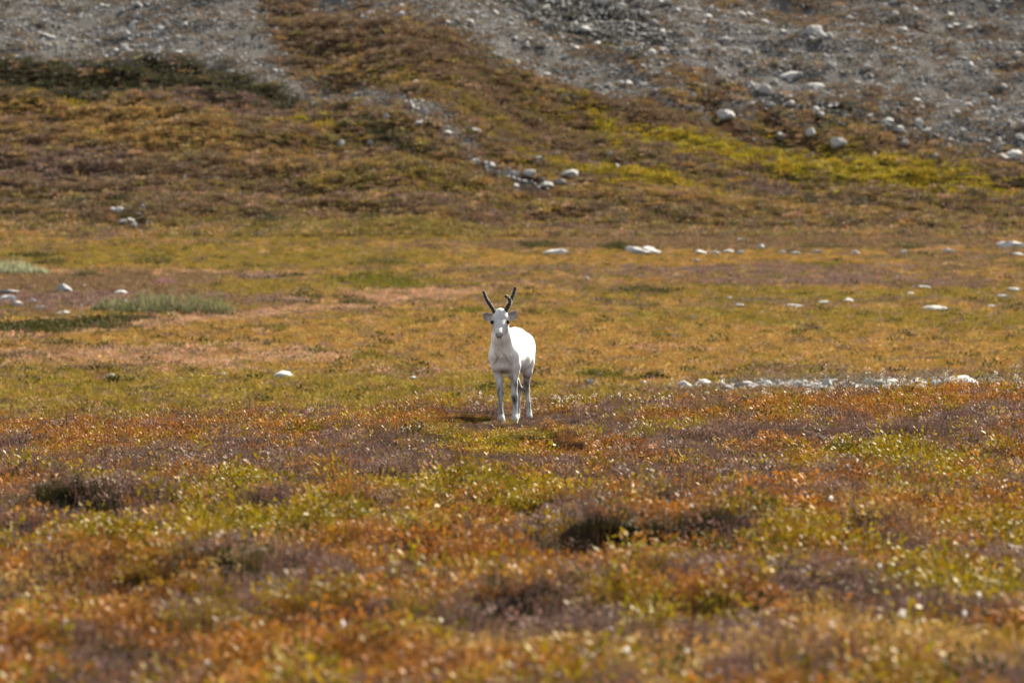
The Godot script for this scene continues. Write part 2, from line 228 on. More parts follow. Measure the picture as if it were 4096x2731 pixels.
func height(x: float, d: float) -> float:
	var t := smoothstep(61.0, 90.0, d)
	var h := 0.0
	if t < 1.0:
		h = crest_height(x * minf(1.0, 60.0 / maxf(d, 40.0))) * smoothstep(38.0, 58.0, d) * (1.0 - t)
		var calm := 1.0 - 0.6 * exp(-pow((d - 60.0) / 4.0, 2.0))
		h += (0.05 * n_a.get_noise_2d(x * 0.42, d * 0.3) + 0.085 * n_a.get_noise_2d(x * 0.5 + 80.0, d * 1.05) + 0.03 * n_b.get_noise_2d(x * 1.3, d * 0.9) + 0.05 * n_c.get_noise_2d(x * 1.9, d * 1.2)) * (1.0 - t) * calm
		h -= 0.1 * smoothstep(59.4, 56.0, d) * smoothstep(30.0, 45.0, d)
		if d < 58.0:
			var bank := 0.0
			for b in BANKS:
				var q: float = (x - b[0]) / b[2]
				if absf(q) < 4.0:
					var e: float = d - b[1] - 0.35 + 0.35 * n_b.get_noise_2d(x * 1.1, b[1])
					e = e / (0.17 if e < 0.0 else 1.6)
					if absf(e) < 3.0:
						bank = maxf(bank, 0.98 * b[3] * exp(-q * q * 0.28 - e * e) * (1.0 + 0.5 * n_c.get_noise_2d(x * 1.6, b[1])))
			h += bank
	if t > 0.0:
		h += t * (plain_height(d) + 0.05 * n_a.get_noise_2d(x * 0.14, d * 0.1) + 0.05 * n_b.get_noise_2d(x * 0.5, d * 0.35) + 0.03 * n_c.get_noise_2d(x * 1.3, d * 0.9))
	var u := d - 300.0 - 10.0 * smoothstep(-6.0, 22.0, x) - 7.0 * n_c.get_noise_2d(x * 0.055, 3.0)
	if u > 0.0:
		h += 0.03 * u + 0.27 * (u * u / 76.0 if u < 38.0 else u - 19.0)
		var k := minf(1.0, u / 12.0)
		h += k * (0.45 * n_b.get_noise_2d(x * 0.03 + d * 0.025, d * 0.05) + 0.45 * n_c.get_noise_2d(x * 0.07 + d * 0.05, d * 0.13) + 0.25 * n_a.get_noise_2d(x * 0.25 + d * 0.15, d * 0.35) + 0.1 * n_b.get_noise_2d(x * 0.7, d * 0.9))
	if d > 420.0:
		h += 0.1 * (d - 420.0)
	return h


func spot(x: float, d: float) -> Vector3:
	return Vector3(x, height(x, d), -d)


# kinds of cover: 0 golden grass 1 olive grass 2 pinkish dry grass 3 brown heath 4 mauve heather 5 green cushion 6 dark green shrubs, on the near banks also painted hollow shade 7 yellow-green 8 stony ground 9 dark rock 10 orange leaves 11 bilberry
func cover_kind(x: float, d: float) -> int:
	var w := PackedFloat32Array()
	w.resize(12)
	var zones: Array
	if d < 80.0:
		zones = FORE_ZONES
		var a := n_a.get_noise_2d(x * 0.9 + 50.0, d * 0.35)
		var b := n_b.get_noise_2d(x * 0.8 - 30.0, d * 0.3)
		var c := n_c.get_noise_2d(x * 2.2, d * 1.1)
		w[10] = 0.58 + 0.6 * a + 0.35 * c
		w[4] = 0.6 - 0.6 * a + 0.3 * b
		w[4] += 0.25 * exp(-pow((d - 50.0) / 6.0, 2.0))
		w[11] = 0.36 + 0.7 * b - 0.35 * c
		w[0] = 0.3 - 0.6 * b + 0.4 * n_c.get_noise_2d(x * 1.3 + 9.0, d * 0.5)
		w[6] = 0.0 + 0.4 * c
	else:
		var far := d > 312.0 + 9.0 * n_b.get_noise_2d(x * 0.6, d * 0.5)
		zones = HILL_ZONES if far else PLAIN_ZONES
		var f := 0.35
		var g := 0.3 if far else 0.09
		var a := n_a.get_noise_2d(x * f, d * g)
		var b := n_b.get_noise_2d(x * f * 0.8, d * g * 1.2)
		var c := n_c.get_noise_2d(x * f * 1.4, d * g * 1.3)
		var e := n_a.get_noise_2d(x * f * 2.6 + 70.0, d * g * 2.6)
		var v := n_b.get_noise_2d(x * f * 4.0 + 33.0, d * g * 3.6)
		w[0] = 0.55 + 0.5 * a + 0.45 * e - 0.3 * v
		w[1] = 0.45 - 0.5 * a + 0.4 * c + 0.4 * v
		w[2] = (0.1 if far else 0.24) + 0.5 * b - 0.4 * e
		w[3] = 0.5 - 0.45 * b + 0.55 * e - 0.35 * v
		w[4] = 0.28 + 0.5 * c - 0.45 * v
		w[5] = 0.24 + 0.65 * e - 0.3 * c
		w[6] = 0.06 + 0.45 * e + 0.35 * n_c.get_noise_2d(x * f * 3.1 - 40.0, d * g * 3.0)
		w[7] = (0.2 if far else -0.2) + 0.4 * a
		if far:
			w[0] -= 0.18
			w[8] = 0.36 + 0.55 * c - 0.3 * a + 0.2 * e + 0.55 * smoothstep(345.0, 361.0, d)
			w[3] += 0.15 + 0.8 * n_c.get_noise_2d(x * 0.5 + d * 0.4, d * 0.9)
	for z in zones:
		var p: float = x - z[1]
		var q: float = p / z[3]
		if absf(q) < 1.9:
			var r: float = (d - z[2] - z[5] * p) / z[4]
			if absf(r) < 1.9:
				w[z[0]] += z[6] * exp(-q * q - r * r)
	var best := 0
	for i in 12:
		if w[i] > w[best]:
			best = i
	return best


# linear base colours, two per kind
const TINTS := [
	[Color(0.40, 0.245, 0.062), Color(0.30, 0.180, 0.050)],
	[Color(0.29, 0.205, 0.034), Color(0.22, 0.160, 0.029)],
	[Color(0.46, 0.285, 0.175), Color(0.39, 0.238, 0.128)],
	[Color(0.21, 0.132, 0.066), Color(0.16, 0.102, 0.055)],
	[Color(0.225, 0.142, 0.115), Color(0.16, 0.098, 0.076)],
	[Color(0.15, 0.132, 0.010), Color(0.11, 0.100, 0.008)],
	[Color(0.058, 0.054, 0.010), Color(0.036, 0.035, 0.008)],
	[Color(0.32, 0.242, 0.016), Color(0.25, 0.195, 0.014)],
	[Color(0.18, 0.130, 0.085), Color(0.15, 0.112, 0.070)],
	[Color(0.080, 0.075, 0.052), Color(0.060, 0.058, 0.044)],
	[Color(0.40, 0.172, 0.020), Color(0.18, 0.075, 0.026)],
	[Color(0.33, 0.222, 0.010), Color(0.17, 0.128, 0.008)],
]
const SOIL := [Color(0.10, 0.06, 0.03), Color(0.09, 0.065, 0.025), Color(0.13, 0.08, 0.05), Color(0.07, 0.042, 0.025), Color(0.06, 0.04, 0.032), Color(0.06, 0.055, 0.015), Color(0.026, 0.020, 0.013), Color(0.10, 0.08, 0.02), Color(0.13, 0.128, 0.125), Color(0.035, 0.035, 0.035), Color(0.07, 0.038, 0.02), Color(0.06, 0.042, 0.018)]


func make_ground() -> void:
	for part in [["ground", 6.0, 305.0], ["hillside", 304.2, 520.0]]:
		var rows: Array[float] = []
		var d: float = part[1]
		while d < part[2]:
			rows.append(d)
			d += 0.5 if d < 18.0 else maxf(0.085, 0.0045 * d) if d > 58.0 else 0.085
			if d > 400.0:
				d += 4.0
		rows.append(part[2])
		var cols := 150
		var st := SurfaceTool.new()
		st.begin(Mesh.PRIMITIVE_TRIANGLES)
		st.set_smooth_group(0)
		var low := 0.02 if part[0] == "hillside" else 0.0
		for r in rows:
			var half := 9.0 + 0.17 * r
			for i in cols + 1:
				var t := float(i) / cols * 2.0 - 1.0
				var x := half * (0.6 * t + 0.4 * t * t * t)
				var c: Color = SOIL[cover_kind(x, r)]
				st.set_color(c)
				st.add_vertex(Vector3(x, height(x, r) - (low if r < 306.0 else 0.0), -r))
		for j in rows.size() - 1:
			for i in cols:
				var a := j * (cols + 1) + i
				var b := a + cols + 1
				for v in [a, b, a + 1, a + 1, b, b + 1]:
					st.add_index(v)
		st.generate_normals()
		var o := commit(part[0], st, mats.soil)
		o.set_meta("kind", "structure")
		o.set_meta("label", {"ground": "dark peat and soil under the autumn heath and moor grass", "hillside": "brown and grey stony slope rising behind the moor"}[part[0]])


# ---------------------------------------------------------------- helpers
func numbered(called: String) -> String:
	names[called] = names.get(called, -1) + 1
	return called if names[called] == 0 else "%s_%03d" % [called, names[called]]


func commit(called: String, st: SurfaceTool, m: Material, parent: Node = self) -> MeshInstance3D:
	return put(called, st.commit(), m, parent)


func put(called: String, mesh: Mesh, m: Material, parent: Node = self) -> MeshInstance3D:
	var o := MeshInstance3D.new()
	o.name = numbered(called) if parent == self else called
	o.mesh = mesh
	o.material_override = m
	parent.add_child(o, true)
	return o


func thing(called: String, label: String, category: String, at: Vector3, group := "") -> Node3D:
	var o := Node3D.new()
	o.name = numbered(called)
	o.position = at
	add_child(o)
	tag(o, label, category, group)
	return o


func tag(o: Node, label: String, category: String, group := "") -> void:
	o.set_meta("label", label)
	o.set_meta("category", category)
	if group:
		o.set_meta("group", group)


func std(c: Color, rough: float, vertex := false) -> StandardMaterial3D:
	var m := StandardMaterial3D.new()
	m.albedo_color = c.linear_to_srgb()
	m.roughness = rough
	m.vertex_color_use_as_albedo = vertex
	m.cull_mode = BaseMaterial3D.CULL_DISABLED
	return m


func noise_texture(freq: float, lo: Color, hi: Color, seed_: int, size := 512) -> NoiseTexture2D:
	var t := NoiseTexture2D.new()
	var n := FastNoiseLite.new()
	n.seed = seed_
	n.frequency = freq
	n.fractal_octaves = 4
	t.noise = n
	t.seamless = true
	t.width = size
	t.height = size
	var g := Gradient.new()
	g.set_color(0, lo)
	g.set_color(1, hi)
	t.color_ramp = g
	return t


func make_materials() -> void:
	var grain := noise_texture(0.02, Color(0.5, 0.5, 0.5), Color(1, 1, 1), 5)
	var m := std(Color.WHITE, 1.0, true)
	m.metallic_specular = 0.02
	m.albedo_texture = grain
	m.uv1_triplanar = true
	m.uv1_world_triplanar = true
	m.uv1_scale = Vector3(0.6, 0.6, 0.6)
	mats.soil = m
	m = std(Color.WHITE, 0.55, true)
	m.metallic_specular = 0.2
	m.backlight_enabled = true
	m.backlight = Color(0.75, 0.75, 0.75)
	mats.leaf = m
	mats.gloss = m.duplicate()
	mats.gloss.roughness = 0.5
	mats.gloss.metallic_specular = 0.2
	m = std(Color.WHITE, 0.75, true)
	m.metallic_specular = 0.2
	m.backlight_enabled = true
	m.backlight = Color(0.7, 0.7, 0.7)
	mats.grass = m
	m = std(Color.WHITE, 0.8, true)
	m.metallic_specular = 0.2
	mats.turf = m
	m = std(Color.WHITE, 0.85, true)
	m.albedo_texture = noise_texture(0.03, Color(0.5, 0.5, 0.5), Color(1, 1, 1), 8)
	m.uv1_triplanar = true
	m.uv1_scale = Vector3(0.9, 0.9, 0.9)
	mats.scree = m
	for s in [["white", 0.62], ["pale", 0.52], ["grey", 0.42], ["dark", 0.34]]:
		m = std(Color(s[1], s[1], s[1] * 0.985), 0.85)
		m.albedo_texture = mats.scree.albedo_texture
		m.uv1_triplanar = true
		m.uv1_scale = Vector3(1.1, 1.1, 1.1)
		mats["stone_" + s[0]] = m


# ---------------------------------------------------------------- plant meshes (one sprig, tuft or cushion each)
func tone(r: RandomNumberGenerator, spread: float) -> Color:
	var v := 1.0 + spread * r.randf_range(-1.0, 1.0)
	var h := spread * r.randf_range(-0.6, 0.6)
	return Color(v * (1.0 + 0.3 * h), v * (1.0 - 0.5 * h), v * (1.0 - 0.4 * h))


func add_leaf(st: SurfaceTool, at: Vector3, along: Vector3, up: Vector3, long: float, wide: float, c: Color) -> void:
	var side := along.cross(up).normalized() * wide * 0.5
	var n := side.cross(along).normalized()
	var mid := at + along * long * 0.5 - n * wide * 0.14
	var tip := at + along * long
	st.set_color(c)
	for v in [at, mid + side + n * wide * 0.2, tip, at, tip, mid - side + n * wide * 0.2]:
		st.add_vertex(v)


func add_blade(st: SurfaceTool, at: Vector3, lean: Vector3, tall: float, wide: float, c: Color, curl := 0.5) -> void:
	var side := lean.cross(Vector3.UP)
	side = (side.normalized() if side.length() > 0.01 else Vector3.RIGHT) * wide * 0.5
	var a := at + (Vector3.UP + lean * 0.5).normalized() * tall * 0.55
	var b := a + (Vector3.UP * (1.0 - curl) + lean * (0.7 + curl)).normalized() * tall * 0.5
	st.set_color(c)
	for v in [at - side, at + side, a + side * 0.8, at - side, a + side * 0.8, a - side * 0.8, a - side * 0.8, a + side * 0.8, b]:
		st.add_vertex(v)


func sprig_mesh(seed_: int, leaves: int, wide: float, tall: float, leaf: float) -> ArrayMesh:
	var r := RandomNumberGenerator.new()
	r.seed = seed_
	var st := SurfaceTool.new()
	st.begin(Mesh.PRIMITIVE_TRIANGLES)
	for i in 7:
		var a := r.randf() * TAU
		var q := sqrt(r.randf()) * wide * 0.8
		add_blade(st, Vector3(cos(a) * q * 0.4, -0.02, sin(a) * q * 0.4), Vector3(cos(a), 0, sin(a)) * r.randf_range(0.1, 0.6), tall * r.randf_range(0.7, 1.05), 0.0035, Color(0.45, 0.4, 0.45), 0.1)
	for i in leaves:
		var a := r.randf() * TAU
		var q := sqrt(r.randf()) * wide
		var top := tall * (1.0 - 0.5 * pow(q / wide, 2.0)) * r.randf_range(0.75, 1.15)
		var y := top * (1.0 - 0.75 * pow(r.randf(), 1.6))
		var b := a + r.randf_range(-1.6, 1.6)
		var along := Vector3(cos(b), r.randf_range(-0.1, 1.7), sin(b)).normalized()
		var up := (Vector3.UP + Vector3(r.randf_range(-1, 1), 0, r.randf_range(-1, 1)) * 0.6).normalized()
		var long := leaf * r.randf_range(0.7, 1.3)
		add_leaf(st, Vector3(cos(a) * q, y, sin(a) * q), along, up, long, long * 0.55, tone(r, 0.3))
	st.generate_normals()
	return st.commit()


func heather_mesh(seed_: int, twigs: int, wide: float, tall: float) -> ArrayMesh:
	var r := RandomNumberGenerator.new()
	r.seed = seed_
	var st := SurfaceTool.new()
	st.begin(Mesh.PRIMITIVE_TRIANGLES)
	for i in twigs:
		var a := r.randf() * TAU
		var q := sqrt(r.randf()) * wide
		var root := Vector3(cos(a) * q, -0.02, sin(a) * q)
		var lean := Vector3(cos(a), 0, sin(a)) * r.randf_range(0.0, 0.35)
		var t := tall * r.randf_range(0.55, 1.15)
		var c := tone(r, 0.35)
		add_blade(st, root, lean, t, 0.005, c * Color(0.7, 0.7, 0.7), 0.0)
		for k in 4:
			var b := r.randf() * TAU
			add_leaf(st, root + (Vector3.UP + lean * 0.6).normalized() * t * r.randf_range(0.4, 1.0), Vector3(cos(b), 1.4, sin(b)).normalized(), Vector3(sin(b), 0.3, cos(b)), 0.014, 0.006, c)
	st.generate_normals()
	return st.commit()


func tuft_mesh(seed_: int, blades: int, wide: float, tall: float, thick: float) -> ArrayMesh:
	var r := RandomNumberGenerator.new()
	r.seed = seed_
	var st := SurfaceTool.new()
	st.begin(Mesh.PRIMITIVE_TRIANGLES)
	for i in blades:
		var a := r.randf() * TAU
		var q := sqrt(r.randf()) * wide
		var b := a + r.randf_range(-0.8, 0.8)
		add_blade(st, Vector3(cos(a) * q, -0.02, sin(a) * q), Vector3(cos(b), 0, sin(b)) * r.randf_range(0.1, 0.9), tall * r.randf_range(0.6, 1.2), thick, tone(r, 0.3), r.randf_range(0.1, 0.7))
	st.generate_normals()
	return st.commit()


func scatter(called: String, label: String, mesh: Mesh, m: Material, spots: Array, colors: PackedColorArray, stuff := true) -> void:
	if spots.is_empty():
		return
	var mm := MultiMesh.new()
	mm.transform_format = MultiMesh.TRANSFORM_3D
	mm.use_colors = true
	mm.mesh = mesh
	mm.instance_count = spots.size()
	for i in spots.size():
		mm.set_instance_transform(i, spots[i])
		mm.set_instance_color(i, colors[i])
	var o := MultiMeshInstance3D.new()
	o.name = numbered(called)
	o.multimesh = mm
	o.material_override = m
	add_child(o)
	if stuff:
		o.set_meta("kind", "stuff")
	o.set_meta("label", label)


func note_stone(x: float, d: float, w: float) -> void:
	for i in range(floori(x - w * 0.5 - 0.1), floori(x + w * 0.5 + 0.1) + 1):
		for j in range(floori((d - 4.0) / 2.0), floori((d + 0.2) / 2.0) + 1):
			var key := Vector2i(i, j)
			if not stone_cells.has(key):
				stone_cells[key] = []
			stone_cells[key].append(Vector3(x, d, w))


func stone_near(x: float, d: float) -> bool:
	for s in stone_cells.get(Vector2i(floori(x), floori(d / 2.0)), []):
		if absf(x - s.x) < s.z * 0.5 + 0.08 and d > s.y - 3.5 and d < s.y + 0.15:
			return true
	return false


func make_vegetation() -> void:
	# [name, label, mesh, material]
	var kinds := [
		["heath_leaves", "small glossy orange and rust leaves of the heath carpet", [sprig_mesh(1, 52, 0.10, 0.10, 0.026), sprig_mesh(2, 58, 0.11, 0.085, 0.023)], mats.leaf],
		["bilberry_leaves", "yellow-green bilberry and dwarf birch leaves in the heath carpet", [sprig_mesh(3, 44, 0.10, 0.125, 0.031), sprig_mesh(4, 52, 0.12, 0.105, 0.027)], mats.gloss],
		["heather_twigs", "mauve-brown heather twigs in the heath carpet", [heather_mesh(5, 22, 0.10, 0.11), heather_mesh(6, 24, 0.12, 0.095)], mats.grass],
		["heath_grass", "straw-coloured grass blades among the heath leaves", [tuft_mesh(7, 22, 0.07, 0.13, 0.004), tuft_mesh(8, 18, 0.08, 0.11, 0.004)], mats.grass],
		["moor_grass", "golden and olive moor grass covering the flat behind the reindeer", [tuft_mesh(9, 22, 0.13, 0.12, 0.012), tuft_mesh(10, 20, 0.15, 0.10, 0.013)], mats.grass],
		["moor_cushions", "brown, mauve and green low plants scattered over the moor", [sprig_mesh(11, 45, 0.16, 0.11, 0.05), sprig_mesh(12, 45, 0.18, 0.09, 0.05)], mats.grass],
		["slope_plants", "autumn-coloured low shrubs and grasses covering the slope", [sprig_mesh(13, 50, 0.34, 0.22, 0.12), sprig_mesh(14, 50, 0.38, 0.18, 0.12), tuft_mesh(15, 34, 0.3, 0.26, 0.03)], mats.grass],
	]
	var spots := []
	var tints := []
	for k in kinds:
		var a := []
		var b := []
		for m in k[2]:
			a.append([])
			b.append(PackedColorArray())
		spots.append(a)
		tints.append(b)
	var bands := [[17.0, 62.5, 0.092, 1.22], [62.5, 95.0, 0.3, 1.1], [95.0, 160.0, 0.19, 1.12], [160.0, 316.0, 0.24, 1.1], [298.0, 385.0, 0.36, 1.08]]
	for b in bands:
		var step: float = b[2]
		var d: float = b[0]
		while d < b[1]:
			var half: float = 0.0867 * d * b[3] + 0.7
			var x := -half + rng.randf() * step
			while x < half:
				var px := x + rng.randf_range(-0.5, 0.5) * step
				var pd := d + rng.randf_range(-0.5, 0.5) * step
				x += step
				var blur := 0.12 if d < 80.0 else 0.35
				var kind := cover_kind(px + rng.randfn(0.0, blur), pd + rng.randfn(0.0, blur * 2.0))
				if rng.randf() < (0.18 if d < 95.0 else 0.12) and kind != 8 and kind != 9:
					kind = [10, 4, 4, 11, 0, 10, 11, 6][rng.randi() % 8] if d < 95.0 else [0, 1, 2, 3, 4, 5, 0, 3, 6][rng.randi() % 9]
				var which := 0
				var size := 0.65 + 0.85 * pow(rng.randf(), 1.5)
				var chance := rng.randf()
				if d < 95.0:
					match kind:
						10: which = 0 if chance < 0.6 else (2 if chance < 0.8 else 3)
						11: which = 1 if chance < 0.72 else (3 if chance < 0.86 else 2)
						4: which = 2 if chance < 0.72 else 0
						0: which = 3 if chance < 0.6 else 0
						6: which = 1 if chance < 0.6 else 2
						_: which = 0
					if d < 58.0 and height(px, pd + 0.1) - height(px, pd - 0.1) > 0.09 and chance < 0.38:
						continue
					if kind == 6:
						size *= 0.8
					if absf(px + 0.02) < 0.75 and pd > 51.0 and pd < 61.5:
						size *= 0.36 if pd > 57.0 else 0.55
				elif b[2] < 0.3:
					which = 4 if kind in [0, 1, 2] else 5
					if chance < 0.12:
						which = 9 - which
					if kind == 8 and chance < 0.75:
						continue
					if stone_near(px, pd):
						if chance < 0.6:
							continue
						size *= 0.45
					if kind == 6:
						size *= 1.25
				else:
					which = 6
					if (kind == 8 or kind == 9) and chance < 0.82:
						continue
					if stone_near(px, pd):
						if chance < 0.75:
							continue
						size *= 0.5
				var list: Array = kinds[which][2]
				var v := rng.randi() % list.size()
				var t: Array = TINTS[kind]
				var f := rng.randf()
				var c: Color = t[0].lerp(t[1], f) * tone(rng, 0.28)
				if d < 95.0:
					c = c * 0.86
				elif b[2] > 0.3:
					c = c.lerp(Color(0.15, 0.14, 0.12), 0.05 if kind == 7 else 0.24) * (1.0 if kind == 7 else 0.9)  # greyed for mixed stone and lichen; darkening paints in the slope's weaker light
				c.a = 1.0
				var basis := Basis(Vector3.UP, rng.randf() * TAU) * Basis(Vector3.RIGHT, rng.randfn(0.0, 0.14))
				basis = basis.scaled(Vector3(size, size * rng.randf_range(0.75, 1.25), size))
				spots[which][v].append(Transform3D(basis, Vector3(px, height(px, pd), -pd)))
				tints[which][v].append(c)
			d += step
	for k in kinds.size():
		for v in kinds[k][2].size():
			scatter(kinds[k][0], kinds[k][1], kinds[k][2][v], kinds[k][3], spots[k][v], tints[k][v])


# ---------------------------------------------------------------- stones
func stone_mesh(seed_: int, smooth: bool, facets: int) -> ArrayMesh:
	var r := RandomNumberGenerator.new()
	r.seed = seed_
	var planes := []
	for i in facets:
		var n := Vector3(r.randfn(), r.randfn(), r.randfn()).normalized()
		planes.append([n, r.randf_range(0.5, 0.92)])
	var s := SphereMesh.new()
	s.radius = 1.0
	s.height = 2.0
	s.radial_segments = 18
	s.rings = 9
	var arr := s.get_mesh_arrays()
	var vs: PackedVector3Array = arr[Mesh.ARRAY_VERTEX]
	var idx: PackedInt32Array = arr[Mesh.ARRAY_INDEX]
	var nn := FastNoiseLite.new()
	nn.seed = seed_
	nn.frequency = 1.1
	var st := SurfaceTool.new()
	st.begin(Mesh.PRIMITIVE_TRIANGLES)
	if not smooth:
		st.set_smooth_group(-1)
	for i in idx:
		var n := vs[i].normalized()
		var q := 1.0
		for p in planes:
			var c: float = n.dot(p[0])
			if c > 0.05:
				q = minf(q, p[1] / c)
		q *= 1.0 + 0.16 * nn.get_noise_3dv(n * 1.5) + 0.07 * nn.get_noise_3dv(n * 4.0)
		st.set_color(Color.WHITE)
		st.add_vertex(n * q * 0.5)
	if smooth:
		st.index()
	st.generate_normals()
	return st.commit()


var stone_meshes := []

func place_stone(s: Array, called: String, label: String, group: String, sunk := 0.45) -> MeshInstance3D:
	var o := put(called, stone_meshes[rng.randi() % stone_meshes.size()], mats[["stone_white", "stone_pale", "stone_grey", "stone_dark"][s[4]]])
	var tall: float = s[3] * 1.5 + 0.03
	var wide: float = s[2] * 1.2
	o.scale = Vector3(wide, tall * 1.15, wide * rng.randf_range(0.6, 0.95))
	o.rotation.y = rng.randf_range(-0.4, 0.4) + (PI if rng.randf() < 0.5 else 0.0)
	o.rotation.z = rng.randfn(0.0, 0.06)
	o.position = spot(s[0], s[1]) + Vector3.UP * (tall * (0.5 - sunk) + 0.015)
	tag(o, label, "stone", group)
	return o


func make_stones() -> void:
	for i in 12:
		stone_meshes.append(stone_mesh(100 + i, i % 4 == 0, 13 + i % 5))
	for s in ROW_STONES:
		s = [s[0], s[1], s[2] * 1.35, s[3] * 1.05, s[4]]
		place_stone(s, "stone", ["white stone in the bouldery strip beyond the heath crest", "pale grey stone in the bouldery strip beyond the heath crest", "small darker grey stone in the bouldery strip beyond the heath crest"][s[4]], "stones of the bouldery strip beyond the heath")
	for i in 120:
		var t := sqrt(rng.randf())
		var w := rng.randf_range(0.1, 0.36)
		var s := [4.2 + 7.6 * t, rng.randf_range(119.5 - 5.0 * t, 123.8), w, w * rng.randf_range(0.18, 0.36), [1, 2, 2][rng.randi() % 3]]
		place_stone(s, "stone", ["", "pale grey stone in the bouldery strip beyond the heath crest", "small darker grey stone in the bouldery strip beyond the heath crest"][s[4]], "stones of the bouldery strip beyond the heath", 0.4)
	var lone := ["rounded white boulder at the end of the bouldery strip beside its flatter twin", "flat-topped white boulder at the end of the bouldery strip, farther of two", "long flat white stone lying before the bouldery strip", "bright white stone just beyond the heath beside the seed stalks", "grey-white stone peeping over the heath crest beside the reindeer", "small grey stone peeping over the heath crest by orange leaves", "large domed grey boulder among pale stones on the moor", "elongated bright white stone behind the grey-green willow", "blocky white stone standing alone on mauve ground", "long tilted white slab among grey slabs on the moor", "small pointed pale stone beside the domed grey boulder", "low white stone at the end of the willow thicket", "small white stone touching the willow thicket", "smooth white stone alone on the flat olive grass", "thin flat white stone at the edge of pinkish grass"]
	for i in LONE_STONES.size():
		place_stone(LONE_STONES[i], "stone", lone[i], "")
	for s in SMALL_STONES:
		place_stone(s, "small_stone", ["tiny bright white stone scattered in the moor grass", "small pale stone scattered in the moor grass", "low grey slab of stone flush with the moor"][s[4]], "small stones scattered over the moor")
	for s in FLAT_STONES:
		place_stone(s, "bright_stone", ["brilliant white stone at the far edge of the moor below the slope", "pale stone at the far edge of the moor below the slope", "grey stone at the far edge of the moor below the slope"][s[4]], "bright stones at the foot of the slope")
	for s in HILL_STONES:
		place_stone(s, "slope_boulder", ["white boulder on the slope", "pale boulder lying out on the grassy and stony slope", "grey boulder lying out on the grassy and stony slope"][s[4]], "boulders on the slope", 0.42)


func make_gravel() -> void:
	var spots := []
	var tints := PackedColorArray()
	for i in 9000:
		var t := sqrt(rng.randf())
		var x := 3.0 + 9.6 * t
		var d := rng.randf_range(118.5 - 6.0 * t, 125.5)
		var size := 0.05 + 0.1 * pow(rng.randf(), 2.0)
		spots.append(Transform3D(Basis.from_euler(Vector3(rng.randfn(0.0, 0.3), rng.randf() * TAU, 0)) * Basis.from_scale(Vector3(1.2, 0.6, 1.0) * size), spot(x, d) + Vector3.UP * size * 0.15))
		var g := rng.randf_range(0.28, 0.5)
		tints.append(Color(g, g, g))
	scatter("gravel", "pale grey gravel filling the bouldery strip beyond the heath crest", stone_meshes[3], mats.scree, spots, tints)


func make_scree() -> void:
	var all := []
	var step := 0.26
	var d := 318.0
	while d < 388.0:
		var half := 0.0867 * d * 1.08 + 1.0
		var x := -half
		while x < half:
			var px := x + rng.randf_range(-0.5, 0.5) * step
			var pd := d + rng.randf_range(-0.5, 0.5) * step
			x += step
			var kind := cover_kind(px + rng.randfn(0.0, 1.5), pd + rng.randfn(0.0, 1.3))
			if kind != 8 and kind != 9 and rng.randf() > 0.012:
				continue
			var size := 0.09 + 0.13 * pow(rng.randf(), 1.5) + (0.5 * pow(rng.randf(), 3.0) if rng.randf() < 0.05 else 0.0)
			var g := rng.randf_range(0.27, 0.40)
			if rng.randf() < 0.26:
				g = rng.randf_range(0.46, 0.6)
			if kind == 9:
				g = g * 0.82 if rng.randf() < 0.85 else g
				size *= 1.3
			all.append([size * 1.35, px, pd, g, rng.randi() % 12])
		d += step
	all.sort_custom(func(a, b): return a[0] > b[0])
	var spots := []
	var tints := []
	for i in 12:
		spots.append([])
		tints.append(PackedColorArray())
	var tones := {}
	for i in all.size():
		var s: Array = all[i]
		var basis := Basis.from_euler(Vector3(rng.randfn(0.0, 0.3), rng.randf() * TAU, rng.randfn(0.0, 0.3))) * Basis.from_scale(Vector3(1.0, rng.randf_range(0.4, 0.75), rng.randf_range(0.6, 1.0)) * s[0])
		var at: Vector3 = spot(s[1], s[2]) + Vector3.UP * (s[0] * 0.1)
		if i < 290:
			var m: Material = mats.stone_pale if s[3] > 0.4 else (mats.stone_grey if s[3] > 0.26 else mats.stone_dark)
			var o := put("scree_stone", stone_meshes[s[4]], m)
			o.transform = Transform3D(basis, at)
			tag(o, "pale loose stone on the scree slope" if s[3] > 0.4 else ("grey loose stone on the scree slope" if s[3] > 0.14 else "dark loose stone on the rocky slope"), "stone", "loose stones on the scree slope")
		else:
			spots[s[4]].append(Transform3D(basis, at))
			tints[s[4]].append(Color(s[3], s[3], s[3]))
	for i in 12:
		scatter("scree", "countless grey loose stones covering the upper slope", stone_meshes[i], mats.scree, spots[i], tints[i])


